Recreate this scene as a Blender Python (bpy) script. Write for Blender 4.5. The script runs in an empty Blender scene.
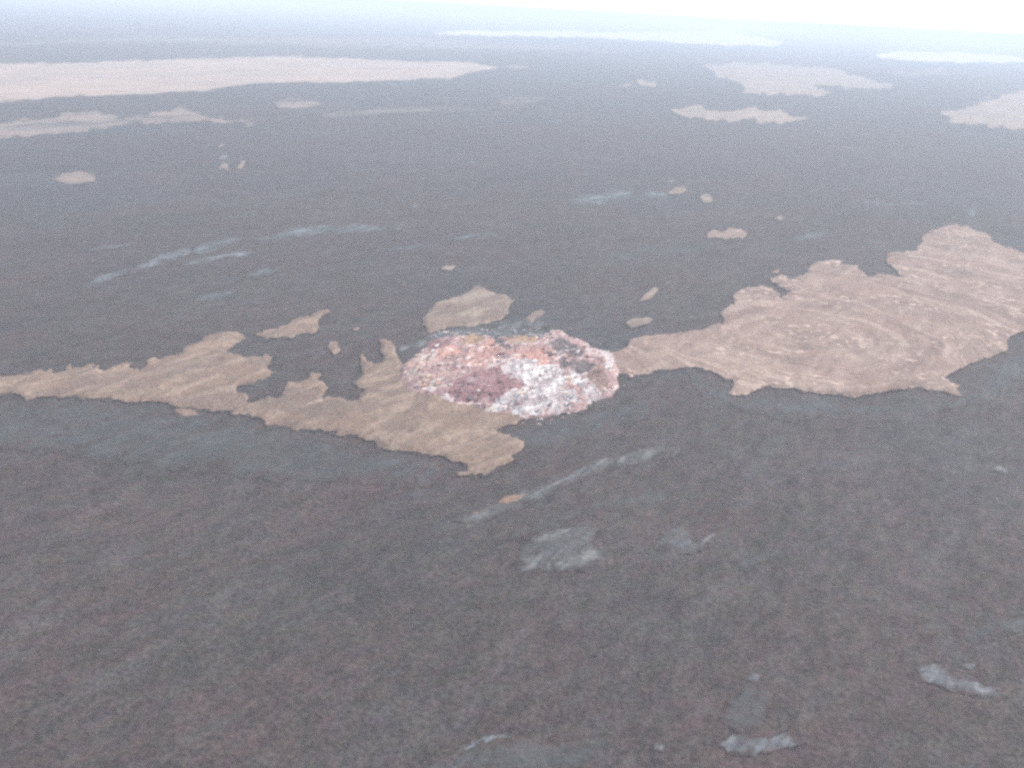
import bpy, math, random
import numpy as np
from mathutils import Matrix, Vector

# ------------------------------------------------------------------ camera
R = math.radians
H = 300.0                       # camera height above the plain, metres
LENS = 34.6
F = LENS / 36.0 * 1024.0
PITCH = R(20.9)
ROLL = R(3.0)
scene = bpy.context.scene
cam_data = bpy.data.cameras.new('camera')
cam_data.lens = LENS
cam_data.clip_start = 1.0
cam_data.clip_end = 200000.0
cam = bpy.data.objects.new('camera', cam_data)
scene.collection.objects.link(cam)
cam.rotation_mode = 'XYZ'
ROT = Matrix.Rotation(R(90) - PITCH, 3, 'X') @ Matrix.Rotation(ROLL, 3, 'Z')
cam.matrix_world = Matrix.Translation((0, 0, H)) @ ROT.to_4x4()
scene.camera = cam
CR = np.array(ROT)              # columns = camera axes in world

# ------------------------------------------------------------------ light
SUN_EL, SUN_AZ = R(40), R(58)  # azimuth clockwise from +Y (sun ahead, to the right of the view)
world = bpy.data.worlds.new('World')
scene.world = world
world.use_nodes = True
wn = world.node_tree.nodes
bg = wn['Background']
sky = wn.new('ShaderNodeTexSky')
sky.sky_type = 'NISHITA'
sky.sun_disc = False
sky.sun_elevation = SUN_EL
sky.sun_rotation = SUN_AZ
sky.air_density = 1.0
sky.dust_density = 1.2
sky.ozone_density = 1.0
hs = wn.new('ShaderNodeHueSaturation')          # milky overcast light rather than a clear sky
hs.inputs['Saturation'].default_value = 0.30
world.node_tree.links.new(sky.outputs[0], hs.inputs['Color'])
world.node_tree.links.new(hs.outputs[0], bg.inputs[0])
bg.inputs[1].default_value = 0.135
sd_ = bpy.data.lights.new('sun', 'SUN')
sd_.energy = 1.5
sd_.angle = R(10)
sd_.color = (1.0, 0.955, 0.90)
sun = bpy.data.objects.new('sun', sd_)
scene.collection.objects.link(sun)
sdir = Vector((math.sin(SUN_AZ) * math.cos(SUN_EL), math.cos(SUN_AZ) * math.cos(SUN_EL), math.sin(SUN_EL)))
sun.rotation_euler = sdir.to_track_quat('Z', 'Y').to_euler()

scene.view_settings.view_transform = 'Standard'
scene.view_settings.look = 'None'
scene.view_settings.gamma = 1.0
scene.view_settings.use_curve_mapping = False
scene.view_settings.exposure = 1.27
scene.cycles.use_denoising = False
scene.cycles.max_bounces = 4
scene.cycles.volume_bounces = 3
scene.cycles.filter_width = 3.0

HAZE_DENSITY = 1.25e-4
HAZE_COLOR = (0.765, 0.865, 1.0, 1)

# ------------------------------------------------------------------ noise
def _hash(ix, iy, seed):
    h = (ix.astype(np.int64) * 374761393 + iy.astype(np.int64) * 668265263 + seed * 974634777) & 0x7fffffff
    h = ((h ^ (h >> 13)) * 1274126177) & 0x7fffffff
    h = (h ^ (h >> 16)) & 0xffff
    return h / 65535.0

def vnoise(x, y, seed=0):
    x0 = np.floor(x); y0 = np.floor(y)
    fx = x - x0; fy = y - y0
    fx = fx * fx * fx * (fx * (fx * 6 - 15) + 10); fy = fy * fy * fy * (fy * (fy * 6 - 15) + 10)
    a = _hash(x0, y0, seed); b = _hash(x0 + 1, y0, seed)
    c = _hash(x0, y0 + 1, seed); d = _hash(x0 + 1, y0 + 1, seed)
    return (a * (1 - fx) + b * fx) * (1 - fy) + (c * (1 - fx) + d * fx) * fy * 1.0 - 0.5

def fbm(x, y, seed=0, oct=4):
    s = 0.0; a = 1.0; n = 0.0
    for i in range(oct):
        s = s + a * vnoise(x, y, seed + i * 17)
        n += a; a *= 0.5; x = x * 2.03 + 11.3; y = y * 2.03 - 7.7
    return s / n

def terrain(x, y):
    d = np.hypot(x, y)
    near = 1.0 / (1.0 + (d / 2500.0) ** 2)
    u = x * .559 + y * .829; v = x * .829 - y * .559       # the flows run diagonally
    h = 14 * fbm(x / 1500, y / 1500, 3, 3) * np.clip(1 - d / 9000, 0.15, 1)
    h = h + (9 * fbm(u / 260, v / 120, 9, 3) + 3.6 * fbm(u / 80, v / 38, 15, 3)) * near
    r = 1 - 2 * np.abs(fbm(u / 60, v / 26, 21, 3))
    h = h + 1.4 * r * near
    wu = u + 60 * fbm(u / 120, v / 90, 41, 2); wv = v + 45 * fbm(u / 130, v / 80, 47, 2)
    rope = 1 - 2 * np.abs(fbm(wu / 55, wv / 9, 53, 2))           # ropy folds, only where the flow wrinkled
    h = h + 1.2 * rope * np.clip(4.0 * fbm(x / 240, y / 240, 61, 2) + 0.35, 0, 1) * near
    h = h + 1.1 * fbm(u / 14, v / 8, 33, 3) * near * near
    # bring the ground below the far edge down a little so that the plain ends softly
    return h - 2.0

# ------------------------------------------------------------------ pixel <-> ground (only to lay out the ground plan)
def to_px(x, y, z):
    rx, ry, rz = x, y, z - H
    cx = CR[0, 0] * rx + CR[1, 0] * ry + CR[2, 0] * rz
    cy = CR[0, 1] * rx + CR[1, 1] * ry + CR[2, 1] * rz
    cz = CR[0, 2] * rx + CR[1, 2] * ry + CR[2, 2] * rz
    cz = np.where(cz > -1e-3, -1e-3, cz)
    return 512 + F * cx / -cz, 384 - F * cy / -cz

def at(px, py, z=0.0):
    v = ROT @ Vector(((px - 512) / F, (384 - py) / F, -1.0))
    t = (z - H) / v.z
    return v.x * t, v.y * t

def sdist(px, py, poly):
    """signed distance to a polygon, positive inside"""
    P = np.array(poly, float); n = len(P)
    best = np.full(px.shape, 1e18); inside = np.zeros(px.shape, bool)
    for i in range(n):
        ax, ay = P[i]; bx, by = P[(i + 1) % n]
        ex, ey = bx - ax, by - ay
        L = ex * ex + ey * ey + 1e-9
        t = np.clip(((px - ax) * ex + (py - ay) * ey) / L, 0, 1)
        best = np.minimum(best, (px - ax - t * ex) ** 2 + (py - ay - t * ey) ** 2)
        c = ((ay > py) != (by > py)) & (px < ex * (py - ay) / (ey if abs(ey) > 1e-9 else 1e-9) + ax)
        inside ^= c
    return np.where(inside, 1, -1) * np.sqrt(best)

def make_mesh(name, V, Q, mat, attrs=None, parent=None):
    me = bpy.data.meshes.new(name)
    V = np.asarray(V, np.float32); Q = np.asarray(Q, np.int32)
    me.vertices.add(len(V)); me.vertices.foreach_set('co', V.ravel())
    k = Q.shape[1]
    me.loops.add(Q.size); me.loops.foreach_set('vertex_index', Q.ravel())
    me.polygons.add(len(Q))
    me.polygons.foreach_set('loop_start', np.arange(len(Q), dtype=np.int32) * k)
    me.polygons.foreach_set('use_smooth', np.ones(len(Q), bool))
    me.update(calc_edges=True); me.validate()
    for an, arr in (attrs or {}).items():
        a = me.attributes.new(an, 'FLOAT', 'POINT'); a.data.foreach_set('value', np.asarray(arr, np.float32))
    me.materials.append(mat)
    o = bpy.data.objects.new(name, me)
    scene.collection.objects.link(o)
    if parent: o.parent = parent
    return o

def tag(o, label=None, cat=None, group=None, kind=None):
    if label: o['label'] = label
    if cat: o['category'] = cat
    if group: o['group'] = group
    if kind: o['kind'] = kind
    return o

# ------------------------------------------------------------------ materials
class NT:
    def __init__(s, name):
        s.m = bpy.data.materials.new(name); s.m.use_nodes = True
        s.t = s.m.node_tree; s.b = s.t.nodes['Principled BSDF']
        s.b.inputs['Roughness'].default_value = 0.9
        s.b.inputs['Specular IOR Level'].default_value = 0.25
        s.co = s.t.nodes.new('ShaderNodeTexCoord').outputs['Object']
    def n(s, k): return s.t.nodes.new('ShaderNode' + k)
    def l(s, a, b): s.t.links.new(a, b)
    def map(s, rot=0.0, sc=(1, 1, 1), loc=(0, 0, 0), typ='POINT'):
        m = s.n('Mapping'); s.l(s.co, m.inputs[0])
        m.vector_type = 'TEXTURE'              # turned first, then stretched along the turned x axis
        m.inputs['Location'].default_value = loc
        m.inputs['Rotation'].default_value = (0, 0, rot); m.inputs['Scale'].default_value = tuple(1 / k for k in sc)
        return m.outputs[0]
    def noise(s, size, detail=3, rough=0.6, vec=None, dist=0.0, out='Fac'):
        k = s.n('TexNoise'); s.l(vec or s.co, k.inputs['Vector'])
        k.inputs['Scale'].default_value = 1.0 / size; k.inputs['Detail'].default_value = detail
        k.inputs['Roughness'].default_value = rough; k.inputs['Distortion'].default_value = dist
        return k.outputs[out]
    def ramp(s, fac, a, b, lo=0.0, hi=1.0):
        r = s.n('MapRange'); r.interpolation_type = 'SMOOTHSTEP'
        s.l(fac, r.inputs[0]); r.inputs[1].default_value = a; r.inputs[2].default_value = b
        r.inputs[3].default_value = lo; r.inputs[4].default_value = hi
        return r.outputs[0]
    def mix(s, fac, a, b, mode='MIX'):
        k = s.n('Mix'); k.data_type = 'RGBA'; k.blend_type = mode
        for v, i in ((fac, 0), (a, 6), (b, 7)):
            if isinstance(v, (int, float)): k.inputs[i].default_value = v
            elif isinstance(v, tuple): k.inputs[i].default_value = v + (1,)
            else: s.l(v, k.inputs[i])
        return k.outputs[2]
    def math(s, op, a, b=0.0):
        k = s.n('Math'); k.operation = op
        for v, i in ((a, 0), (b, 1)):
            if isinstance(v, (int, float)): k.inputs[i].default_value = v
            else: s.l(v, k.inputs[i])
        return k.outputs[0]
    def grey(s, v):
        k = s.n('CombineXYZ')
        for i in range(3): s.l(v, k.inputs[i])
        return k.outputs[0]
    def attr(s, name):
        a = s.n('Attribute'); a.attribute_name = name; return a.outputs['Fac']
    def bump(s, h, strength, dist):
        b = s.n('Bump'); b.inputs['Strength'].default_value = strength; b.inputs['Distance'].default_value = dist
        s.l(h, b.inputs['Height']); s.l(b.outputs[0], s.b.inputs['Normal'])
    def done(s, col):
        s.l(col, s.b.inputs['Base Color']); return s.m

FLOW = R(56)

def lava_color(s):
    """young rough lava: brownish purple to greenish grey, broken by streaks along the flow and clinker grain"""
    c = s.mix(s.ramp(s.noise(110, 5, 0.7, s.map(FLOW, (0.5, 1, 1)), 0.9), 0.32, 0.70), (0.0690, 0.0490, 0.0485), (0.0560, 0.0485, 0.0455))
    streak = s.noise(30, 4, 0.6, s.map(FLOW, (0.35, 1, 1)), 0.8)
    c = s.mix(s.ramp(streak, 0.46, 0.70, 0, 0.7), c, (0.074, 0.065, 0.065))
    big = s.noise(620, 3, 0.55)
    c = s.mix(s.ramp(big, 0.50, 0.66, 0, 0.45), c, (0.056, 0.062, 0.068))
    wide = s.noise(260, 5, 0.62, s.map(R(12), (0.30, 1, 1)), 0.8)      # old dusty bands between the flows
    c = s.mix(s.ramp(wide, 0.56, 0.70, 0, 0.55), c, (0.084, 0.077, 0.078))
    dim = s.noise(190, 4, 0.6, s.map(FLOW, (0.6, 1, 1), (700, 300, 0)), 0.8)
    c = s.mix(s.ramp(dim, 0.50, 0.68, 0, 0.4), c, (0.043, 0.038, 0.039))
    g = s.noise(2.6, 2, 0.7)
    g2 = s.noise(9, 3, 0.65, s.map(FLOW, (0.5, 1, 1)))
    v = s.math('MULTIPLY', s.ramp(g, 0.25, 0.75, 0.60, 1.40), s.ramp(g2, 0.3, 0.7, 0.80, 1.20))
    c = s.mix(1.0, c, s.grey(v), 'MULTIPLY')
    ch = s.noise(8, 3, 0.6, s.map(FLOW, (0.6, 1, 1)), out='Color')
    c = s.mix(0.24, c, ch, 'SOFT_LIGHT')
    return c, s.math('ADD', g, g2)

def lava_mat():
    s = NT('dark_lava')
    c, h = lava_color(s)
    s.bump(h, 0.6, 1.2)
    return s.done(c)

def patch_mat(name, a, b, light, streak_rot=FLOW, stretch=0.3, size=14, feather=1.0, rings=None, lightness=0.5, cover=1.0, spots=0.0):
    """older or smoother lava in two tones with paler streaks; its thin edge lets the dark lava through"""
    s = NT(name)
    base, hb = lava_color(s)
    vec = s.map(streak_rot, (stretch, 1, 1))
    n1 = s.noise(size * 4, 3, 0.6)
    n2 = s.noise(size, 4, 0.65, vec, 0.7)
    n3 = s.noise(3.0, 2, 0.7)
    c = s.mix(s.ramp(n1, 0.38, 0.62), a, b)
    c = s.mix(s.ramp(n2, 0.46, 0.64, 0, lightness), c, light)
    dark = tuple(k * 0.55 for k in a)
    n4 = s.noise(size * 0.8, 4, 0.7, vec, 1.2)
    c = s.mix(s.ramp(n4, 0.52, 0.70, 0, 0.6), c, dark)
    if rings:
        # relief shading of pressure ridges put into colour: noise by radius and angle
        v0 = s.n('Mapping'); s.l(s.co, v0.inputs[0])
        v0.inputs['Location'].default_value = (-rings[0] * rings[2], -rings[1] * rings[3], 0); v0.inputs['Scale'].default_value = (rings[2], rings[3], 0)
        sx = s.n('SeparateXYZ'); s.l(v0.outputs[0], sx.inputs[0])
        ln = s.n('VectorMath'); ln.operation = 'LENGTH'; s.l(v0.outputs[0], ln.inputs[0])
        ang = s.math('ARCTAN2', sx.outputs[1], sx.outputs[0])
        rad = s.math('ADD', ln.outputs['Value'], s.math('ADD', s.math('MULTIPLY', s.noise(85, 2, 0.45), 4.0), s.math('MULTIPLY', s.noise(18, 2, 0.5), 0.3)))
        cv_ = s.n('CombineXYZ'); s.l(rad, cv_.inputs[0]); s.l(s.math('MULTIPLY', s.math('ABSOLUTE', ang), 0.9), cv_.inputs[1])
        ridge = s.noise(1.25, 3, 0.6, cv_.outputs[0], 0.3)
        c = s.mix(s.math('MULTIPLY', s.ramp(ridge, 0.50, 0.66, 0, 0.85), s.ramp(s.noise(50, 3, 0.6), 0.38, 0.55, 0.3, 1.0)), c, light)
        c = s.mix(s.ramp(ridge, 0.46, 0.32, 0, 0.6), c, tuple(k * 0.62 for k in a))
    if spots:
        sp = s.noise(9.0, 1, 0.5)
        sg = s.ramp(s.noise(90, 2, 0.5), 0.48, 0.58)
        c = s.mix(s.math('MULTIPLY', s.ramp(sp, 0.57, 0.68, 0, spots), sg), c, tuple(min(1, k * 1.5) for k in light))
    c = s.mix(1.0, c, s.grey(s.ramp(n3, 0.25, 0.75, 0.78, 1.22)), 'MULTIPLY')
    ch = s.noise(4.5, 1, 0.5, out='Color')
    c = s.mix(0.12, c, ch, 'SOFT_LIGHT')
    e = s.attr('edge')                      # 0 at the rim, 1 inside
    e2 = s.math('ADD', s.math('MULTIPLY', e, 0.72 if feather > 0.75 else 1.0), s.math('MULTIPLY', s.math('SUBTRACT', s.noise(size * 0.9, 5, 0.7, vec, 0.8), 0.5), 3.6 * min(1, feather)))
    f = s.ramp(e2, 0.5 - 0.45 * feather, 0.5 + 0.45 * feather, 0.0, cover) if feather > 0.05 else cover
    c = s.mix(f, base, c)
    s.bump(s.math('ADD', n2, n3), 0.6, 1.2)
    return s.done(c)

# ------------------------------------------------------------------ ground: one sheet out to the horizon
AZ = np.radians(np.concatenate([np.arange(-180, -37, 1.5), np.arange(-37, 37, 0.066), np.arange(37, 180.1, 1.5)]))
AZ[-1] = np.pi
AZ[0] = -np.pi
DEP = np.radians(np.concatenate([[89.0], np.arange(84, 45, -3.0), np.arange(45, 0.41, -0.066), [0.4]]))
A2, D2 = np.meshgrid(AZ, DEP)
RG = H / np.tan(D2)
GX, GY = RG * np.sin(A2), RG * np.cos(A2)
GZ = terrain(GX, GY)
GPX, GPY = to_px(GX, GY, np.zeros_like(GX))
front = (np.abs(A2) < R(37.5)) & (D2 < R(46))
NR, NC = GX.shape
gi = np.arange(NR * NC).reshape(NR, NC)
Q = np.stack([gi[:-1, :-1], gi[:-1, 1:], gi[1:, 1:], gi[1:, :-1]], -1).reshape(-1, 4)[:, ::-1]
ground = make_mesh('lava_plain', np.stack([GX, GY, GZ], -1).reshape(-1, 3), Q, lava_mat())
tag(ground, 'dark purplish grey young lava plain covering the whole picture to the horizon', kind='structure')

WX = 6.0 * fbm((GPX - GPY) / 16, (GPX * .4 + GPY) / 7, 71, 5)
WY = 4.4 * fbm((GPX - GPY) / 16 + 50, (GPX * .4 + GPY) / 7, 83, 5)
WX += 1.4 * fbm((GPX - GPY) / 5, (GPX * .4 + GPY) / 2.6, 171, 3)
WY += 1.0 * fbm((GPX - GPY) / 5, (GPX * .4 + GPY) / 2.6, 183, 3)

def patch(name, poly, mat, label, cat, group=None, thick=1.6, wob=1.0, rim=4.0, lift=0.25, rough=1.0):
    P = np.array(poly, float)
    x0, y0 = P.min(0) - 14; x1, y1 = P.max(0) + 14
    m = front & (GPX > x0) & (GPX < x1) & (GPY > y0) & (GPY < y1)
    rows = np.where(m.any(1))[0]; cols = np.where(m.any(0))[0]
    if not len(rows): return None
    sl = (slice(rows[0], rows[-1] + 1), slice(cols[0], cols[-1] + 1))
    px, py = GPX[sl], GPY[sl]
    sd = sdist(px + WX[sl] * wob * 2, py + WY[sl] * wob * 2, P)
    mpp = RG[sl] / F
    keepv = sd > -1.8
    X, Y = GX[sl], GY[sl]
    lump = rough * (0.9 * fbm(X / 18, Y / 9, 5, 3) + 0.5 * fbm(X / 5, Y / 5, 8, 2)) / (1 + (RG[sl] / 3000) ** 2)
    t = np.clip((sd + 0.6) / 5.0, -1, 1)
    Z = GZ[sl] + np.where(t > 0, np.minimum(t, 1) * thick + lift + lump * np.clip(t, 0, 1), t * 3.0 + lift)
    n0, n1 = X.shape
    idx = np.arange(n0 * n1).reshape(n0, n1)
    q = np.stack([idx[:-1, :-1], idx[:-1, 1:], idx[1:, 1:], idx[1:, :-1]], -1).reshape(-1, 4)[:, ::-1]
    kv = keepv.ravel()
    q = q[kv[q].all(1)]
    if not len(q): return None
    used = np.unique(q); remap = np.full(n0 * n1, -1); remap[used] = np.arange(len(used))
    # origin at the middle of the footprint
    V = np.stack([X, Y, Z], -1).reshape(-1, 3)[used]
    edge = np.clip(sd / rim + (0.32 if rim <= 3 else 0.0), 0, 1).ravel()[used]
    o = make_mesh(name, V, remap[q], mat, {'edge': edge})
    return tag(o, label, cat, group)

# ------------------------------------------------------------------ tan and grey tones
sw = at(800, 335)
M = {}
M['tan_near'] = patch_mat('weathered_tan_lava', (0.208, 0.141, 0.108), (0.172, 0.123, 0.099), (0.315, 0.232, 0.180), feather=0.22, size=16, lightness=0.7)
M['tan_right'] = patch_mat('pinkish_tan_lava', (0.250, 0.169, 0.138), (0.214, 0.149, 0.125), (0.36, 0.27, 0.225), feather=0.22, size=22,
                           rings=(sw[0], sw[1], 0.085, 0.075), lightness=0.45, spots=0.7)
M['tan_pale'] = patch_mat('pale_beige_lava', (0.215, 0.155, 0.124), (0.175, 0.130, 0.110), (0.31, 0.25, 0.20), feather=0.22, size=20, lightness=0.7)
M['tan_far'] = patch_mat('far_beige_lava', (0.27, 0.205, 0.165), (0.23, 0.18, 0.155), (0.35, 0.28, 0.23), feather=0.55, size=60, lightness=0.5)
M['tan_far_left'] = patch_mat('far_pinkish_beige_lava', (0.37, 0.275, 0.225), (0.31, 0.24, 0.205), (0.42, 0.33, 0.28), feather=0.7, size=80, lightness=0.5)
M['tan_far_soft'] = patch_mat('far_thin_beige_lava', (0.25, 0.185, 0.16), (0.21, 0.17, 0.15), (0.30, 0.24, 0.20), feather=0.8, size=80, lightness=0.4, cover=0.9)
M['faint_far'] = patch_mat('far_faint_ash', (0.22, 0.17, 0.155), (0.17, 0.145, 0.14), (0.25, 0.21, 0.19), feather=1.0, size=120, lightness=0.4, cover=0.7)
M['white_far'] = patch_mat('far_whitish_streak', (0.62, 0.56, 0.46), (0.52, 0.48, 0.40), (0.66, 0.62, 0.52), feather=0.6, size=150, lightness=0.5)  # near-white tone for the streaks by the horizon
M['grey'] = patch_mat('smooth_grey_lava', (0.092, 0.092, 0.095), (0.074, 0.076, 0.078), (0.19, 0.19, 0.188), feather=1.0, size=14, lightness=0.9, cover=0.9)
M['grey_teal'] = patch_mat('smooth_teal_grey_lava', (0.094, 0.106, 0.112), (0.080, 0.090, 0.096), (0.19, 0.215, 0.225), feather=1.0, size=18, lightness=0.95, cover=0.85)
M['grey_soft'] = patch_mat('soft_grey_lava', (0.070, 0.071, 0.073), (0.060, 0.061, 0.063), (0.096, 0.099, 0.100), feather=1.0, size=14, lightness=0.5, cover=0.85)  # greyer and slightly paler than the dark lava
M['grey_pale'] = patch_mat('painted_sheen_grey_lava', (0.135, 0.138, 0.150), (0.105, 0.110, 0.120), (0.20, 0.205, 0.215), feather=0.9, size=8, lightness=0.7, cover=0.95)  # sheen of smooth lava put into the colour; the surface stays matte
M['orange'] = patch_mat('orange_scoria', (0.26, 0.155, 0.105), (0.23, 0.15, 0.11), (0.30, 0.20, 0.14), feather=0.4, size=6)

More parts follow.
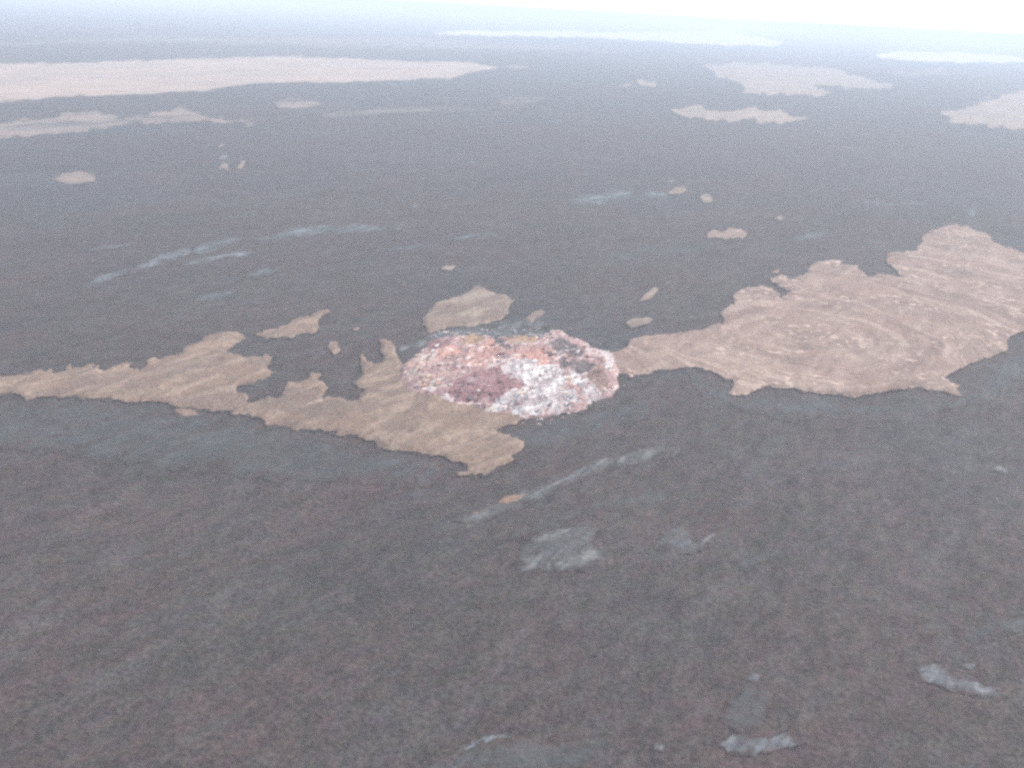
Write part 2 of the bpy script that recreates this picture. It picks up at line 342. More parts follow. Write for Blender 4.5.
TG, GG, FG = 'islands of old tan lava in the dark plain', 'smooth grey lava skins in the dark plain', 'pale flows far across the plain'
OL, SL = 'old lava', 'smooth lava'
patches = [
 # feathered grey fringes first, paler than the lava around them
 ('grey_lava_fringe', [(-40,404),(0,400),(100,399),(200,409),(260,420),(320,428),(380,450),(440,460),(430,482),(300,476),(150,462),(0,446),(-40,440)], 'grey_soft',
  'long blue-grey fringe along the lower edge of the left tan flow', SL, None, 0.2, 12),
 ('grey_lava_fringe', [(690,374),(730,386),(735,398),(800,392),(860,398),(950,399),(972,378),(1010,352),(1060,340),(1060,362),(1000,402),(900,422),(780,418),(700,402)], 'grey_soft',
  'grey fringe along the lower edge of the big right tan flow', SL, None, 0.2, 10),
 ('grey_lava_fringe', [(498,433),(515,420),(545,411),(590,408),(630,398),(660,398),(650,415),(610,430),(560,443),(530,446)], 'grey_soft',
  'blue-grey apron just below the colourful cinder mound', SL, None, 0.3, 8),
 ('grey_lava_fringe', [(395,346),(425,330),(480,326),(515,320),(540,314),(548,330),(560,338),(500,345),(430,350),(405,358)], 'grey',
  'grey dusty strip between the oval tan island and the colourful mound', SL, None, 0.3, 5),
 ('old_lava_flow', [(-40,375),(0,373),(45,371),(50,364),(53,371),(64,371),(69,361),(72,368),(95,365),(102,372),(110,369),(133,364),(137,369),(150,360),(175,354),(190,347),(205,338),(222,334),(243,334),(247,339),(238,343),(228,351),(243,358),(258,356),(268,352),(277,356),(266,364),(276,370),(258,378),(240,385),(235,390),(250,395),(275,393),(286,385),(290,379),(310,378),(312,370),(320,373),(324,385),(329,390),(325,396),(345,397),(358,397),(363,388),(352,383),(360,373),(359,357),(365,353),(370,362),(380,359),(383,353),(376,343),(382,341),(396,344),(399,358),(403,368),(420,380),(460,398),(520,404),(530,410),(510,420),(496,427),(512,431),(525,438),(519,450),(505,462),(490,468),(465,472),(459,469),(470,463),(467,459),(440,454),(410,452),(385,447),(360,435),(340,430),(315,425),(290,425),(270,420),(255,412),(230,408),(205,407),(180,406),(160,399),(140,400),(100,398),(75,396),(35,397),(27,402),(20,397),(0,396),(-40,396)],
  'tan_near', 'long ragged tan lava flow from the left edge to below the colourful mound', OL, TG, 1.6, 3),
 ('old_lava_flow', [(606,356),(625,346),(630,339),(650,337),(680,333),(705,327),(722,320),(720,313),(733,303),(730,294),(743,285),(760,284),(775,288),(782,297),(789,293),(777,285),(771,278),(785,277),(803,276),(812,264),(820,260),(840,263),(858,268),(870,275),(903,276),(889,265),(886,253),(905,251),(918,248),(920,235),(935,227),(953,224),(975,227),(985,232),(1000,245),(1024,251),(1070,257),(1070,320),(1024,334),(1012,337),(1008,350),(990,358),(965,368),(943,378),(958,388),(962,398),(945,396),(915,389),(885,392),(850,396),(825,391),(800,389),(775,385),(755,390),(735,396),(727,393),(733,383),(715,374),(690,369),(665,370),(640,374),(620,376),(610,374)],
  'tan_right', 'largest pinkish tan lava flow swirling from the mound to the right edge', OL, TG, 1.8, 3),
 ('old_lava_island', [(256,339),(268,330),(285,323),(305,316),(318,311),(330,309),(333,311),(320,317),(318,326),(310,332),(290,337),(265,340)], 'tan_near',
  'slim tan lens of lava just above the left tan flow', OL, TG, 1.2, 2),
 ('old_lava_island', [(330,340),(337,342),(341,350),(334,354),(328,347)], 'tan_near', 'small brownish tan spot between the slim tan lens and the mound', OL, TG, .6, 2),
 ('old_lava_island', [(352,328),(358,325),(360,328),(355,330)], 'tan_near', 'tiniest tan fleck up left of the colourful mound', OL, TG, .5, 1),
 ('old_lava_island', [(420,320),(430,308),(437,300),(460,295),(470,288),(480,286),(492,290),(505,295),(513,302),(510,311),(500,322),(480,326),(450,328),(425,332),(421,327)], 'tan_pale',
  'rounded oval beige lava island directly above the colourful mound', OL, TG, 2.2, 3),
 ('old_lava_island', [(525,322),(531,314),(541,311),(546,314),(538,319),(533,325)], 'tan_pale', 'small pale smear above the top of the colourful mound', OL, TG, .8, 2),
 ('old_lava_island', [(637,302),(643,294),(655,286),(659,289),(651,297)], 'tan_pale', 'thin slanting tan sliver above right of the mound', OL, TG, .8, 2),
 ('old_lava_island', [(623,325),(630,319),(645,317),(654,319),(648,324),(630,327)], 'tan_pale', 'flat tan lens just above the narrow neck of the right flow', OL, TG, .8, 2),
 ('old_lava_island', [(662,284),(667,280),(672,281),(668,285)], 'tan_far_soft', 'faint tiny tan fleck at the tip of the slanting sliver', OL, TG, .5, 1),
 ('old_lava_island', [(702,236),(715,229),(722,231),(728,225),(738,227),(749,233),(742,238),(725,238)], 'tan_right', 'humped tan island in the dark lava above the right flow', OL, TG, 1.2, 2),
 ('old_lava_island', [(668,189),(675,184),(686,184),(689,188),(680,192),(671,193)], 'tan_pale', 'small beige oval beside the pale teal streak in the upper middle', OL, TG, 1, 2),
 ('old_lava_island', [(699,196),(704,192),(711,194),(714,201),(704,202)], 'tan_pale', 'small round beige spot right of the beige oval in the upper middle', OL, TG, 1, 2),
 ('old_lava_island', [(660,182),(668,179),(679,178),(672,182)], 'tan_far_soft', 'faint beige dash just above the beige oval', OL, TG, .6, 1),
 ('old_lava_island', [(773,219),(779,216),(786,218),(780,220)], 'tan_far_soft', 'faint tan dash right of the humped tan island', OL, TG, .6, 1),
 ('old_lava_island', [(771,271),(776,269),(783,270),(777,273)], 'tan_right', 'tiny tan fleck off the top left corner of the right flow', OL, TG, .6, 1),
 ('old_lava_island', [(441,267),(447,263),(456,263),(452,268)], 'tan_pale', 'tiny tan speck above the oval beige island', OL, TG, .6, 1),
 ('old_lava_island', [(400,285),(404,278),(409,278),(405,284)], 'tan_far_soft', 'faint slanting speck up left of the oval beige island', OL, TG, .6, 1),
 ('old_lava_island', [(172,408),(180,406),(196,407),(197,412),(182,414)], 'tan_near', 'short bright tan dash under the lower edge of the left flow', OL, TG, .8, 2),
 ('orange_scoria_patch', [(496,498),(508,492),(528,490),(522,496),(505,500)], 'orange', 'small bright orange dash on the grey streak below the mound', 'scoria', None, .8, 2),
 ('old_lava_island', [(470,507),(478,504),(484,504),(478,509)], 'tan_near', 'yellowish fleck left of the orange dash below the mound', OL, TG, .5, 1),
 ('old_lava_island', [(485,506),(489,503),(493,504),(489,508)], 'tan_near', 'tiny pale fleck between the yellowish fleck and the orange dash', OL, TG, .5, 1),
 # far
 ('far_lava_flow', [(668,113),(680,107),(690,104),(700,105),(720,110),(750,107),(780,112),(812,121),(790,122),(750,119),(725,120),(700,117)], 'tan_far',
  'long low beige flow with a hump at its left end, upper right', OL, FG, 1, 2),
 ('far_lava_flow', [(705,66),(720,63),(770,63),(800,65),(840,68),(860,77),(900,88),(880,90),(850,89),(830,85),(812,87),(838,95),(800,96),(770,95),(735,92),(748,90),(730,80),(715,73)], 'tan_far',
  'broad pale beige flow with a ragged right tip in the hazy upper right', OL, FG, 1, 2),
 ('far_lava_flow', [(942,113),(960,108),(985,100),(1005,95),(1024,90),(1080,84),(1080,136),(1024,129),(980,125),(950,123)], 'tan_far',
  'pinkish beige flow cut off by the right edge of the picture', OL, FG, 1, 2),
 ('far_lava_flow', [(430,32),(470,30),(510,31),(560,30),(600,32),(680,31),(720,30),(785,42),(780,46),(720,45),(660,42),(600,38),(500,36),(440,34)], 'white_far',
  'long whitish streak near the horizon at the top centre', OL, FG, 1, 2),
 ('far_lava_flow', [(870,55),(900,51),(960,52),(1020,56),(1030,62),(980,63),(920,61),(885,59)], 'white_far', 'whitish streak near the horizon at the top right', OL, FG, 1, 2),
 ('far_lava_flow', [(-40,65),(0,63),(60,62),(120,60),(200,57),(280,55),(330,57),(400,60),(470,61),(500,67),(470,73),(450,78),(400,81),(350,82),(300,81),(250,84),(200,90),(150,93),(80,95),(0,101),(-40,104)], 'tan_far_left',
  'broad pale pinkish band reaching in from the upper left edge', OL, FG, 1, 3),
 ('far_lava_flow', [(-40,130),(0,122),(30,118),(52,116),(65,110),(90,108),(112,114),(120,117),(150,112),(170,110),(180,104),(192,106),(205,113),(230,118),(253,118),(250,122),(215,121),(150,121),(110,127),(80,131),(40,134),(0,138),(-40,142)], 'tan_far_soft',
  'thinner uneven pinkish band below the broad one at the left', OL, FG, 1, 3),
 ('far_lava_island', [(273,102),(290,96),(310,98),(324,103),(300,108),(280,107)], 'tan_far_soft', 'small pale pinkish oval right of the uneven upper left band', OL, FG, 1, 3),
 ('far_lava_island', [(50,178),(65,172),(80,169),(95,172),(95,179),(70,182)], 'tan_far_soft', 'lone blurry pinkish oval in the dark lava at the left', OL, FG, 1, 3),
 ('far_lava_island', [(218,168),(221,162),(228,163),(228,168)], 'tan_far_soft', 'lower left speck of the cluster of pale specks in the upper left', OL, FG, .6, 1),
 ('far_lava_island', [(236,167),(241,160),(246,160),(242,167)], 'tan_far', 'slanting brightest speck, lower right in the upper left speck cluster', OL, FG, .6, 1),
 ('far_lava_island', [(216,158),(221,152),(229,153),(224,158)], 'grey_pale', 'bluish grey speck in the middle of the upper left speck cluster', OL, FG, .6, 1),
 ('far_lava_island', [(214,148),(220,142),(224,142),(221,147)], 'tan_far_soft', 'faint topmost speck of the upper left speck cluster', OL, FG, .6, 1),
 ('far_lava_island', [(636,78),(642,79),(648,82),(657,83),(656,87),(640,86)], 'tan_far', 'tiny pale wedge left of the broad beige flow in the upper middle', OL, FG, .6, 1),
 ('far_lava_island', [(619,86),(627,83),(632,84),(629,87)], 'tan_far_soft', 'tiny faint dash beside the pale wedge in the upper middle', OL, FG, .6, 1),
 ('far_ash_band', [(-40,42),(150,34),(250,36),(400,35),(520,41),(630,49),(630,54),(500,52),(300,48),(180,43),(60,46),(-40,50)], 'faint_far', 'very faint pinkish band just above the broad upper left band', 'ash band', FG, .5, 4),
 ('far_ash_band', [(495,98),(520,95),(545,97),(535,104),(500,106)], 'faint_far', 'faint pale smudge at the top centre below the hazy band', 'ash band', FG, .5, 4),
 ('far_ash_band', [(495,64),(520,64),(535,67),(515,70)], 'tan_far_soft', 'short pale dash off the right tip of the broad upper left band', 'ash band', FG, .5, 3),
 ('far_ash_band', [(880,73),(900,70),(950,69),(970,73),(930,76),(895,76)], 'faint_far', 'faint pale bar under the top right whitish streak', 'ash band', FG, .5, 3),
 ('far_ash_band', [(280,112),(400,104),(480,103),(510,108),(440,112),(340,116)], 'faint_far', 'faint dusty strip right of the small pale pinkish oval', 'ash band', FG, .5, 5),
 # smooth grey skins; their gleam is put into the pale colour
 ('smooth_lava_skin', [(452,515),(480,500),(520,488),(560,473),(600,454),(640,447),(690,447),(672,458),(620,464),(580,478),(540,497),(500,512),(468,521)], 'grey',
  'long curved grey streak sweeping up right from the orange dash', SL, GG, .6, 6),
 ('smooth_lava_skin', [(512,564),(520,545),(545,532),(585,524),(604,529),(592,546),(616,552),(610,565),(575,574),(535,573)], 'grey', 'rounded grey lobe with pale folds below the curved streak', SL, GG, .8, 6),
 ('smooth_lava_skin', [(650,549),(662,530),(690,517),(688,528),(698,543),(715,530),(712,546),(690,554)], 'grey', 'forked grey wedge right of the rounded grey lobe', SL, GG, .8, 5),
 ('smooth_lava_skin', [(912,671),(935,667),(952,679),(985,689),(1010,701),(985,703),(950,695),(925,686)], 'grey_pale', 'pale grey arrowhead streak near the lower right edge', SL, GG, .6, 4),
 ('smooth_lava_skin', [(957,670),(965,666),(976,668),(970,673)], 'grey_pale', 'tiny pale fleck just above the arrowhead streak', SL, GG, .4, 2),
 ('smooth_lava_skin', [(718,746),(730,737),(765,740),(785,737),(806,750),(775,753),(745,761),(725,755)], 'grey_pale', 'pale bluish grey puddle shape near the bottom edge', SL, GG, .6, 4),
 ('smooth_lava_skin', [(745,681),(752,675),(760,677),(757,683)], 'grey_pale', 'small grey fleck, upper one above the bluish puddle shape', SL, GG, .4, 2),
 ('smooth_lava_skin', [(750,720),(757,714),(766,716),(762,722)], 'grey', 'small grey fleck, lower one above the bluish puddle shape', SL, GG, .4, 2),
 ('smooth_lava_skin', [(650,752),(656,746),(666,749),(662,755)], 'grey_pale', 'little round grey fleck left of the bluish puddle shape', SL, GG, .4, 2),
 ('smooth_lava_skin', [(405,775),(440,755),(475,738),(520,735),(560,745),(610,740),(625,752),(600,775)], 'grey_soft', 'faint grey folded lobe cut off by the bottom edge', SL, GG, .8, 12),
 ('smooth_lava_skin', [(735,478),(745,458),(760,440),(790,428),(800,436),(775,452),(765,470),(750,482)], 'grey_soft', 'loose group of grey smears below the right tan flow', SL, GG, .3, 8),
 ('smooth_lava_skin', [(990,470),(1000,464),(1014,470),(1005,476)], 'grey_pale', 'faint grey fleck near the right edge below the tan flow', SL, GG, .3, 4),
 ('smooth_lava_skin', [(565,196),(595,188),(632,185),(636,196),(600,204),(570,202)], 'grey_teal', 'pale teal streak left of the beige oval in the upper middle', SL, GG, .5, 5),
 ('smooth_lava_skin', [(638,192),(650,186),(672,187),(668,195),(650,197)], 'grey_teal', 'faint teal smear joining the teal streak and the beige oval', SL, GG, .5, 5),
 ('smooth_lava_skin', [(130,266),(148,258),(170,250),(192,244),(190,250),(172,258),(150,265),(134,268)], 'grey_pale', 'bright slanting bluish streak in the dark left field', SL, GG, .5, 3),
 ('smooth_lava_skin', [(80,284),(105,272),(135,264),(138,270),(110,279),(88,286)], 'grey_teal', 'dull tail at the lower left of the bright slanting streak', SL, GG, .5, 4),
 ('smooth_lava_skin', [(188,252),(200,240),(225,232),(245,238),(225,246),(200,256)], 'grey_teal', 'teal smear at the upper right of the bright slanting streak', SL, GG, .5, 4),
 ('smooth_lava_skin', [(245,240),(280,228),(325,221),(365,222),(440,226),(400,232),(345,234),(300,238),(260,243)], 'grey_teal', 'long thin teal streak across the middle of the left field', SL, GG, .5, 5),
 ('smooth_lava_skin', [(85,250),(105,241),(125,240),(138,229),(142,231),(130,244),(105,249)], 'grey_teal', 'hooked teal streak above the dull tail at the left', SL, GG, .5, 4),
 ('smooth_lava_skin', [(195,299),(215,290),(238,287),(232,294),(210,300)], 'grey_teal', 'short faint teal smear above the slim tan lens', SL, GG, .5, 4),
 ('smooth_lava_skin', [(245,272),(262,264),(288,261),(280,268),(258,274)], 'grey_teal', 'short teal smear right below the bright slanting streak', SL, GG, .5, 4),
 ('smooth_lava_skin', [(372,250),(395,246),(425,243),(420,247),(395,250)], 'grey_teal', 'thin teal dash above the oval beige island, left of the wide one', SL, GG, .5, 3),
 ('smooth_lava_skin', [(448,241),(465,235),(492,233),(500,238),(475,241)], 'grey_teal', 'wide short teal dash straight above the oval beige island', SL, GG, .5, 3),
 ('smooth_lava_skin', [(408,208),(414,202),(420,204),(417,209)], 'grey_teal', 'tiny teal dot in the upper middle dark field', SL, GG, .5, 2),
 ('smooth_lava_skin', [(785,242),(795,235),(826,228),(830,232),(808,240)], 'grey_teal', 'short pale teal streak right of the humped tan island', SL, GG, .5, 4),
 ('smooth_lava_skin', [(850,206),(868,201),(900,200),(930,201),(925,206),(890,207)], 'grey_teal', 'thin bluish streak above the top of the right tan flow', SL, GG, .5, 4),
 ('smooth_lava_skin', [(965,214),(970,208),(977,208),(975,214)], 'grey_teal', 'single pale dot above the top right of the right tan flow', SL, GG, .5, 2),
 ('smooth_lava_skin', [(447,768),(452,752),(470,739),(500,732),(520,733),(498,740),(474,748),(460,760),(456,775)], 'grey_pale', 'thin curved grey fold near the bottom edge, left of the other one', SL, GG, .8, 2.5),
 ('smooth_lava_skin', [(560,766),(572,754),(592,746),(608,750),(590,755),(575,764),(568,775)], 'grey', 'short curved grey fold near the bottom edge, left of the little round fleck', SL, GG, .8, 3),
 ('smooth_lava_skin', [(524,560),(545,551),(572,545),(590,540),(584,546),(560,553),(535,563)], 'grey_pale', 'pale crease across the middle of the rounded grey lobe', SL, GG, 1.0, 3),
 ('smooth_lava_skin', [(500,540),(530,522),(580,505),(640,492),(690,486),(660,500),(600,514),(545,534)], 'grey_soft', 'faint grey ripple between the curved streak and the rounded grey lobe', SL, GG, .3, 8),
 ('smooth_lava_skin', [(960,640),(985,628),(1020,622),(1040,630),(1010,640),(975,648)], 'grey_soft', 'faint brownish grey fold at the right edge above the arrowhead streak', SL, GG, .5, 6),
 ('smooth_lava_skin', [(730,560),(760,548),(800,540),(810,548),(775,560),(745,568)], 'grey_soft', 'faint grey smear right of the forked grey wedge', SL, GG, .3, 6),
 ('smooth_lava_skin', [(718,722),(728,700),(745,688),(765,690),(772,705),(758,728),(735,735)], 'grey_soft', 'dull grey dome shape just above the bluish puddle shape', SL, GG, .5, 6),
 ('smooth_lava_skin', [(170,262),(215,252),(260,246),(300,244),(280,250),(230,258),(190,266)], 'grey_teal', 'faint teal trail running right from under the bright slanting streak', SL, GG, .3, 5),
 ('smooth_lava_skin', [(740,245),(690,258),(640,262),(560,256),(620,246),(700,240)], 'grey_soft', 'very faint teal haze of lava below the humped tan island', SL, GG, .3, 10),
]
soft = {'grey', 'grey_soft', 'grey_teal', 'grey_pale', 'tan_far_soft', 'faint_far'}
for nm, poly, mk, lab, cat, grp, th, rim in patches:
    wob = 1.0 if len(poly) > 7 else 0.35
    if min(p[1] for p in poly) < 60: wob = 0.35
    lift = 0.25 + (0.0 if mk.startswith('grey') else 0.25)
    patch(nm, poly, M[mk], lab, cat, grp, th, wob, rim, lift)

# ------------------------------------------------------------------ the colourful cinder mound
CONE = [(399,376),(404,364),(418,354),(428,345),(428,337),(445,333),(480,334),(512,336),(540,335),(552,332),(566,334),(580,342),(597,350),(611,353),(617,363),(617,385),(612,393),(595,401),(575,407),(548,412),(520,414),(495,412),(470,407),(440,399),(415,391),(402,384)]
s_ = 0.5
cxs = np.arange(390, 628, s_); cys = np.arange(324, 424, s_)
CPX, CPY = np.meshgrid(cxs, cys)
vx = (CPX - 512) / F; vy = (384 - CPY) / F
dx = CR[0, 0] * vx + CR[0, 1] * vy - CR[0, 2]; dy = CR[1, 0] * vx + CR[1, 1] * vy - CR[1, 2]; dz = CR[2, 0] * vx + CR[2, 1] * vy - CR[2, 2]
tt = -H / dz
CX, CY = dx * tt, dy * tt
wx = 5.0 * fbm(CX / 14, CY / 14, 101, 5); wy = 3.0 * fbm(CX / 14, CY / 14, 113, 5)
csd = sdist(CPX + 2 * wx, CPY + 2 * wy, CONE)
inn = np.clip(csd / 16, 0, 1)
dome = inn * inn * (3 - 2 * inn)
cu = CX * .559 + CY * .829; cv = CX * .829 - CY * .559
crag = (1 - 2 * np.abs(fbm(cu / 16, cv / 7, 131, 4))) * 1.0
blocks = np.floor(3.0 * fbm(cu / 9, cv / 4.5, 141, 3) * 2.2 + 0.5) / 2.2
def cone_h():
    edge = np.clip(csd / 3, 0, 1)
    return terrain(CX, CY) + np.where(csd > 0, 1.8 + 5.0 * dome + edge * (1.6 * crag + 1.3 * blocks + 0.8 * fbm(CX / 2.5, CY / 2.5, 151, 2)), 1.8 + csd * 1.8)
CZ = cone_h()

# painter's map of the mineral zones; every zone becomes a part of its own
ZONES = [
 ('white_crust', [(500,374),(512,368),(530,366),(545,374),(560,374),(562,384),(570,395),(578,404),(555,411),(530,413),(500,412),(486,407),(505,402),(522,398),(527,390),(505,386)]),
 ('white_crust', [(568,379),(578,380),(590,388),(606,398),(592,402),(578,401),(571,391)]),
 ('white_crust', [(600,352),(611,355),(615,366),(611,376),(604,372),(600,362)]),
 ('cream_crust', [(402,378),(408,367),(420,361),(437,360),(438,366),(424,373),(412,381)]),
 ('cream_crust', [(416,388),(428,380),(450,376),(452,381),(436,389),(424,392)]),
 ('maroon_cinder', [(448,396),(460,386),(480,378),(500,376),(512,380),(525,389),(521,397),(500,404),(475,404),(452,399)]),
 ('maroon_cinder', [(424,343),(436,341),(452,348),(446,356),(430,356)]),
 ('salmon_cinder', [(455,372),(468,358),(480,350),(500,350),(505,360),(492,368),(475,374)]),
 ('salmon_cinder', [(508,360),(525,351),(545,358),(552,368),(548,374),(532,371),(515,366)]),
 ('salmon_cinder', [(415,361),(430,356),(455,352),(460,362),(440,368),(438,360)]),
 ('salmon_cinder', [(566,384),(572,381),(584,396),(582,403),(574,396)]),
 ('orange_cinder', [(458,348),(465,340),(474,337),(482,342),(478,350),(466,352)]),
 ('orange_cinder', [(500,344),(515,339),(535,341),(538,349),(520,350),(505,351)]),
 ('dark_rock', [(548,352),(556,345),(572,347),(582,355),(578,362),(560,361)]),
 ('dark_rock', [(556,365),(572,366),(592,372),(588,382),(572,380),(562,377)]),
 ('dark_rock', [(492,347),(500,344),(509,348),(508,357),(497,358)]),
 ('olive_cinder', [(586,378),(594,371),(606,375),(610,388),(600,396),(590,388)]),
 ('ash_band', [(426,346),(428,335),(470,332),(520,333),(545,332),(545,341),(500,343),(455,341),(440,342)]),
]
zone = np.full(CX.shape, -1)
zb = np.full(CX.shape, 0.0)
zx = 8 * fbm(cu / 30, cv / 6, 171, 5); zy = 5 * fbm(cu / 30 + 9, cv / 6, 181, 5)
for i, (nm, poly) in enumerate(ZONES):
    sdz = sdist(CPX + zx * 2.2, CPY + zy * 2.2, poly)
    better = (sdz > zb)
    zone[better] = i; zb[better] = sdz[better]

def rock_mat(name, cols, flecks, fleck_amt=0.35, size=9.0):
    """broken mineral rubble: two ground tones and flecks of a third, drawn out along the flow"""
    s = NT(name)
    vec = s.map(R(40), (0.28, 1, 1))
    n1 = s.noise(size * 2.4, 4, 0.7, vec, 0.8); n2 = s.noise(size, 4, 0.72, vec, 0.6); n3 = s.noise(2.0, 2, 0.7)
    c = s.mix(s.ramp(n1, 0.40, 0.60), cols[0], cols[1])
    c = s.mix(s.ramp(n2, 0.66 - 0.25 * fleck_amt, 0.72 - 0.2 * fleck_amt, 0, 0.9), c, flecks)
    n5 = s.noise(size * 0.9, 4, 0.7, s.map(R(40), (0.28, 1, 1), (40, 90, 0)), 0.9)
    c = s.mix(s.ramp(n5, 0.58, 0.72, 0, 0.5), c, tuple(k * 0.5 for k in cols[1]))
    c = s.mix(1.0, c, s.grey(s.ramp(n3, 0.25, 0.75, 0.85, 1.15)), 'MULTIPLY')
    s.bump(s.math('ADD', n2, n3), 0.8, 1.0)
    return s.done(c)

RM = {
 'rubble_slope': rock_mat('mixed_pink_rubble', ((0.37, 0.24, 0.23), (0.29, 0.19, 0.185)), (0.58, 0.49, 0.47), 0.55),
 'white_crust': rock_mat('white_mineral_crust', ((0.44, 0.385, 0.385), (0.35, 0.28, 0.285)), (0.66, 0.63, 0.61), 0.7),
 'cream_crust': rock_mat('cream_mineral_crust', ((0.46, 0.34, 0.29), (0.38, 0.25, 0.22)), (0.68, 0.61, 0.55), 0.6),
 'maroon_cinder': rock_mat('maroon_cinder', ((0.25, 0.135, 0.14), (0.29, 0.17, 0.175)), (0.38, 0.31, 0.32), 0.35),
 'salmon_cinder': rock_mat('salmon_cinder', ((0.46, 0.255, 0.21), (0.36, 0.21, 0.19)), (0.62, 0.49, 0.44), 0.5),
 'orange_cinder': rock_mat('orange_cinder', ((0.36, 0.235, 0.155), (0.26, 0.185, 0.14)), (0.40, 0.33, 0.28), 0.3),
 'dark_rock': rock_mat('dark_broken_rock', ((0.12, 0.10, 0.10), (0.16, 0.12, 0.12)), (0.36, 0.30, 0.30), 0.45),
 'olive_cinder': rock_mat('olive_brown_cinder', ((0.24, 0.175, 0.145), (0.22, 0.145, 0.13)), (0.34, 0.26, 0.23), 0.35),
 'ash_band': rock_mat('blue_grey_ash', ((0.10, 0.102, 0.108), (0.125, 0.12, 0.125)), (0.42, 0.45, 0.48), 0.32),
}
mound = bpy.data.objects.new('cinder_mound', None)
scene.collection.objects.link(mound)
tag(mound, 'craggy low cinder mound crusted white, salmon and maroon between the two large tan flows', 'cinder mound')
mc = at(508, 372); mound.location = (mc[0], mc[1], 0)

def child_mesh(name, V, Q, mat, label=None):
    V = np.array(V) - np.array([mc[0], mc[1], 0.0])
    o = make_mesh(name, V, Q, mat, parent=mound)
    if label: o['label'] = label
    return o

n0, n1 = CX.shape
cidx = np.arange(n0 * n1).reshape(n0, n1)
cq = np.stack([cidx[:-1, :-1], cidx[:-1, 1:], cidx[1:, 1:], cidx[1:, :-1]], -1).reshape(-1, 4)
sgn = 1.0
a0, b0, c0 = [np.array([CX.ravel()[i], CY.ravel()[i]]) for i in cq[0][:3]]
if np.cross(b0 - a0, c0 - b0) < 0: cq = cq[:, ::-1]
keep = (csd > -1.6).ravel()[cq].all(1)
cq = cq[keep]
zq = zone.ravel()[cq[:, 0]]
CV = np.stack([CX, CY, CZ], -1).reshape(-1, 3)
ZLAB = {
 0: 'widest white crust on the lower slope', 1: 'narrow white tongue at the lower right', 2: 'white fringe at the right end',
 3: 'cream ridge at the left end', 4: 'small cream ledge on the lower left', 5: 'dull maroon slope in the middle', 6: 'maroon corner at the upper left',
 7: 'bright salmon ledge left of centre', 8: 'bright salmon and red ledge right of centre', 9: 'pinkish ledge along the upper left', 10: 'thin salmon stripe between the white crusts',
 11: 'orange knob at the top left', 12: 'dull orange band near the top', 13: 'dark rock near the top right', 14: 'dark brown rock right of centre', 15: 'small grey outcrop at the top',
 16: 'olive brown slope at the right end', 17: 'blue-grey ash with pale flecks along the upper rim'}
for zi in range(-1, len(ZONES)):
    q = cq[zq == zi]
    if not len(q): continue
    used = np.unique(q); remap = np.full(n0 * n1, -1); remap[used] = np.arange(len(used))
    nm = 'rubble_slope' if zi < 0 else ZONES[zi][0]
    child_mesh(nm, CV[used], remap[q], RM[nm], None if zi < 0 else ZLAB[zi])

# boulders lying bedded in the slope: parts of the mound
random.seed(7)
rng = np.random.default_rng(11)
def rock_geom(seed):
    r = np.random.default_rng(seed)
    t = (1 + 5 ** .5) / 2
    V = np.array([(-1,t,0),(1,t,0),(-1,-t,0),(1,-t,0),(0,-1,t),(0,1,t),(0,-1,-t),(0,1,-t),(t,0,-1),(t,0,1),(-t,0,-1),(-t,0,1)], float)
    Fc = [(0,11,5),(0,5,1),(0,1,7),(0,7,10),(0,10,11),(1,5,9),(5,11,4),(11,10,2),(10,7,6),(7,1,8),(3,9,4),(3,4,2),(3,2,6),(3,6,8),(3,8,9),(4,9,5),(2,4,11),(6,2,10),(8,6,7),(9,8,1)]
    V /= np.linalg.norm(V[0]); V = list(V); mid = {}
    F2 = []
    def m(a, b):
        k = (min(a, b), max(a, b))
        if k not in mid:
            p = V[a] + V[b]; V.append(p / np.linalg.norm(p)); mid[k] = len(V) - 1
        return mid[k]
    for a, b, c in Fc:
        ab, bc, ca = m(a, b), m(b, c), m(c, a)
        F2 += [(a, ab, ca), (b, bc, ab), (c, ca, bc), (ab, bc, ca)]
    V = np.array(V)
    V *= (1 + 0.32 * (r.random(len(V)) - 0.5))[:, None]
    for _ in range(4):                                    # flat broken faces
        nrm = r.normal(size=3); nrm /= np.linalg.norm(nrm)
        dd = V @ nrm; over = dd > 0.62
        V[over] -= np.outer(dd[over] - 0.62, nrm)
    return V, np.array(F2)
GEO = [rock_geom(i) for i in range(8)]
def plain_rock(name, col, col2):
    s = NT(name)
    n = s.noise(1.6, 3, 0.7)
    c = s.mix(s.ramp(n, 0.35, 0.65), col, col2)
    s.bump(n, 0.7, 0.5)
    return s.done(c)
BM = {
 'white': plain_rock('chalky_white_rock', (0.66, 0.63, 0.61), (0.50, 0.45, 0.45)),
 'cream': plain_rock('cream_rock', (0.60, 0.50, 0.40), (0.45, 0.34, 0.28)),
 'pink': plain_rock('dusty_pink_rock', (0.40, 0.26, 0.24), (0.30, 0.19, 0.18)),
 'salmon': plain_rock('salmon_rock', (0.46, 0.27, 0.21), (0.36, 0.22, 0.18)),
 'maroon': plain_rock('maroon_rock', (0.20, 0.105, 0.10), (0.15, 0.085, 0.085)),
 'dark': plain_rock('dark_grey_rock', (0.12, 0.105, 0.11), (0.16, 0.14, 0.14)),
 'ash': plain_rock('blue_white_rock', (0.46, 0.49, 0.52), (0.33, 0.35, 0.38)),
}
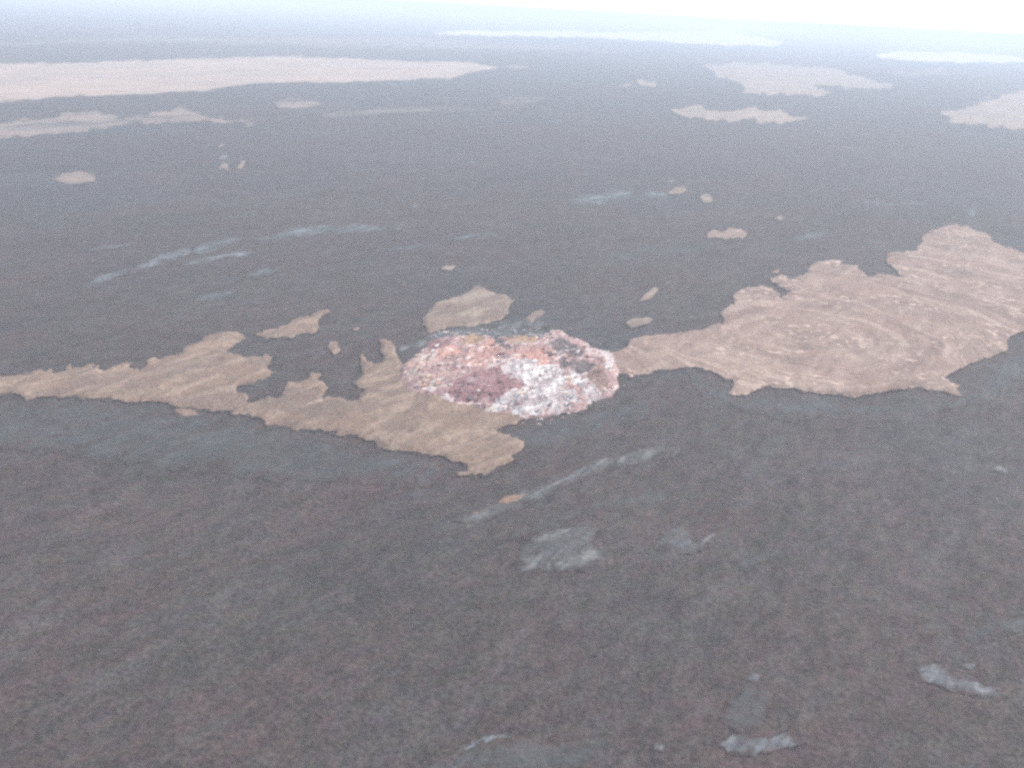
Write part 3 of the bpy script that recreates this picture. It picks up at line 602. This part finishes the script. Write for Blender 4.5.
PICK = {'rubble_slope': ['pink', 'white', 'cream', 'dark', 'maroon', 'salmon'], 'white_crust': ['white', 'white', 'cream', 'pink', 'maroon'], 'cream_crust': ['cream', 'white', 'salmon', 'pink'],
        'maroon_cinder': ['maroon', 'pink', 'white', 'dark'], 'salmon_cinder': ['salmon', 'white', 'maroon', 'cream', 'salmon'], 'orange_cinder': ['cream', 'pink', 'salmon'],
        'dark_rock': ['dark', 'maroon', 'white', 'dark'], 'olive_cinder': ['pink', 'maroon', 'cream'], 'ash_band': ['ash', 'ash', 'dark', 'white']}
def rock_verts(g, x, y, z, L, W, Hh, ang):
    V = GEO[g][0] * np.array([L, W, Hh])
    c, s = math.cos(ang), math.sin(ang)
    return np.stack([V[:, 0] * c - V[:, 1] * s + x, V[:, 0] * s + V[:, 1] * c + y, V[:, 2] + z], -1)
cand = np.argwhere((csd > 2.0))
rimc = np.argwhere((csd > -7.0) & (csd < 1.5))
def spot(rim=False):
    c_ = rimc if rim else cand
    i, j = c_[rng.integers(len(c_))]
    zi = zone[i, j]
    return i, j, ('rubble_slope' if zi < 0 else ZONES[zi][0])
for k in range(80):
    i, j, zn = spot()
    L = rng.uniform(2.2, 5.0); W = L * rng.uniform(.25, .45); hh = L * rng.uniform(.22, .4)
    col = PICK[zn][rng.integers(len(PICK[zn]))]
    g = int(rng.integers(8))
    V = rock_verts(g, CX[i, j], CY[i, j], CZ[i, j] + hh * .25, L, W, hh, R(40) + rng.normal() * .35)
    o = child_mesh('boulder', V, GEO[g][1], BM[col])
    o.data.polygons.foreach_set('use_smooth', np.zeros(len(o.data.polygons), bool))
# the countless smaller blocks, one part per rock tone
acc = {}
for k in range(500):
    i, j, zn = spot(k % 4 == 0)
    L = rng.uniform(.7, 2.2); W = L * rng.uniform(.3, .5); hh = L * rng.uniform(.4, .7)
    col = PICK[zn][rng.integers(len(PICK[zn]))]
    g = int(rng.integers(8))
    V = rock_verts(g, CX[i, j], CY[i, j], max(CZ[i, j], terrain(CX[i:i+1, j], CY[i:i+1, j])[0] + .7) + hh * .2, L, W, hh, R(40) + rng.normal() * .5)
    vs, fs, nn = acc.setdefault(col, ([], [], [0]))
    vs.append(V); fs.append(GEO[g][1] + nn[0]); nn[0] += len(V)
for col, (vs, fs, nn) in acc.items():
    o = child_mesh('loose_rubble', np.concatenate(vs), np.concatenate(fs), BM[col])
    o['kind'] = 'stuff'

# ------------------------------------------------------------------ haze
hz = bpy.data.materials.new('haze')
hz.use_nodes = True
nt = hz.node_tree; nt.nodes.clear()
out = nt.nodes.new('ShaderNodeOutputMaterial'); vol = nt.nodes.new('ShaderNodeVolumePrincipled')
vol.inputs['Color'].default_value = HAZE_COLOR
vol.inputs['Density'].default_value = HAZE_DENSITY
vol.inputs['Anisotropy'].default_value = 0.0
nt.links.new(vol.outputs[0], out.inputs['Volume'])
B = 50000.0; z0 = float(GZ.min()) - 2.5; z1 = H + 12
me = bpy.data.meshes.new('haze')
me.from_pydata([(x, y, z) for z in (z0, z1) for y in (-B, B) for x in (-B, B)], [],
               [(0, 2, 3, 1), (4, 5, 7, 6), (0, 1, 5, 4), (2, 6, 7, 3), (0, 4, 6, 2), (1, 3, 7, 5)])
me.materials.append(hz)
ho = bpy.data.objects.new('haze', me); scene.collection.objects.link(ho)
tag(ho, 'pale bluish haze thickening towards the horizon', kind='stuff')
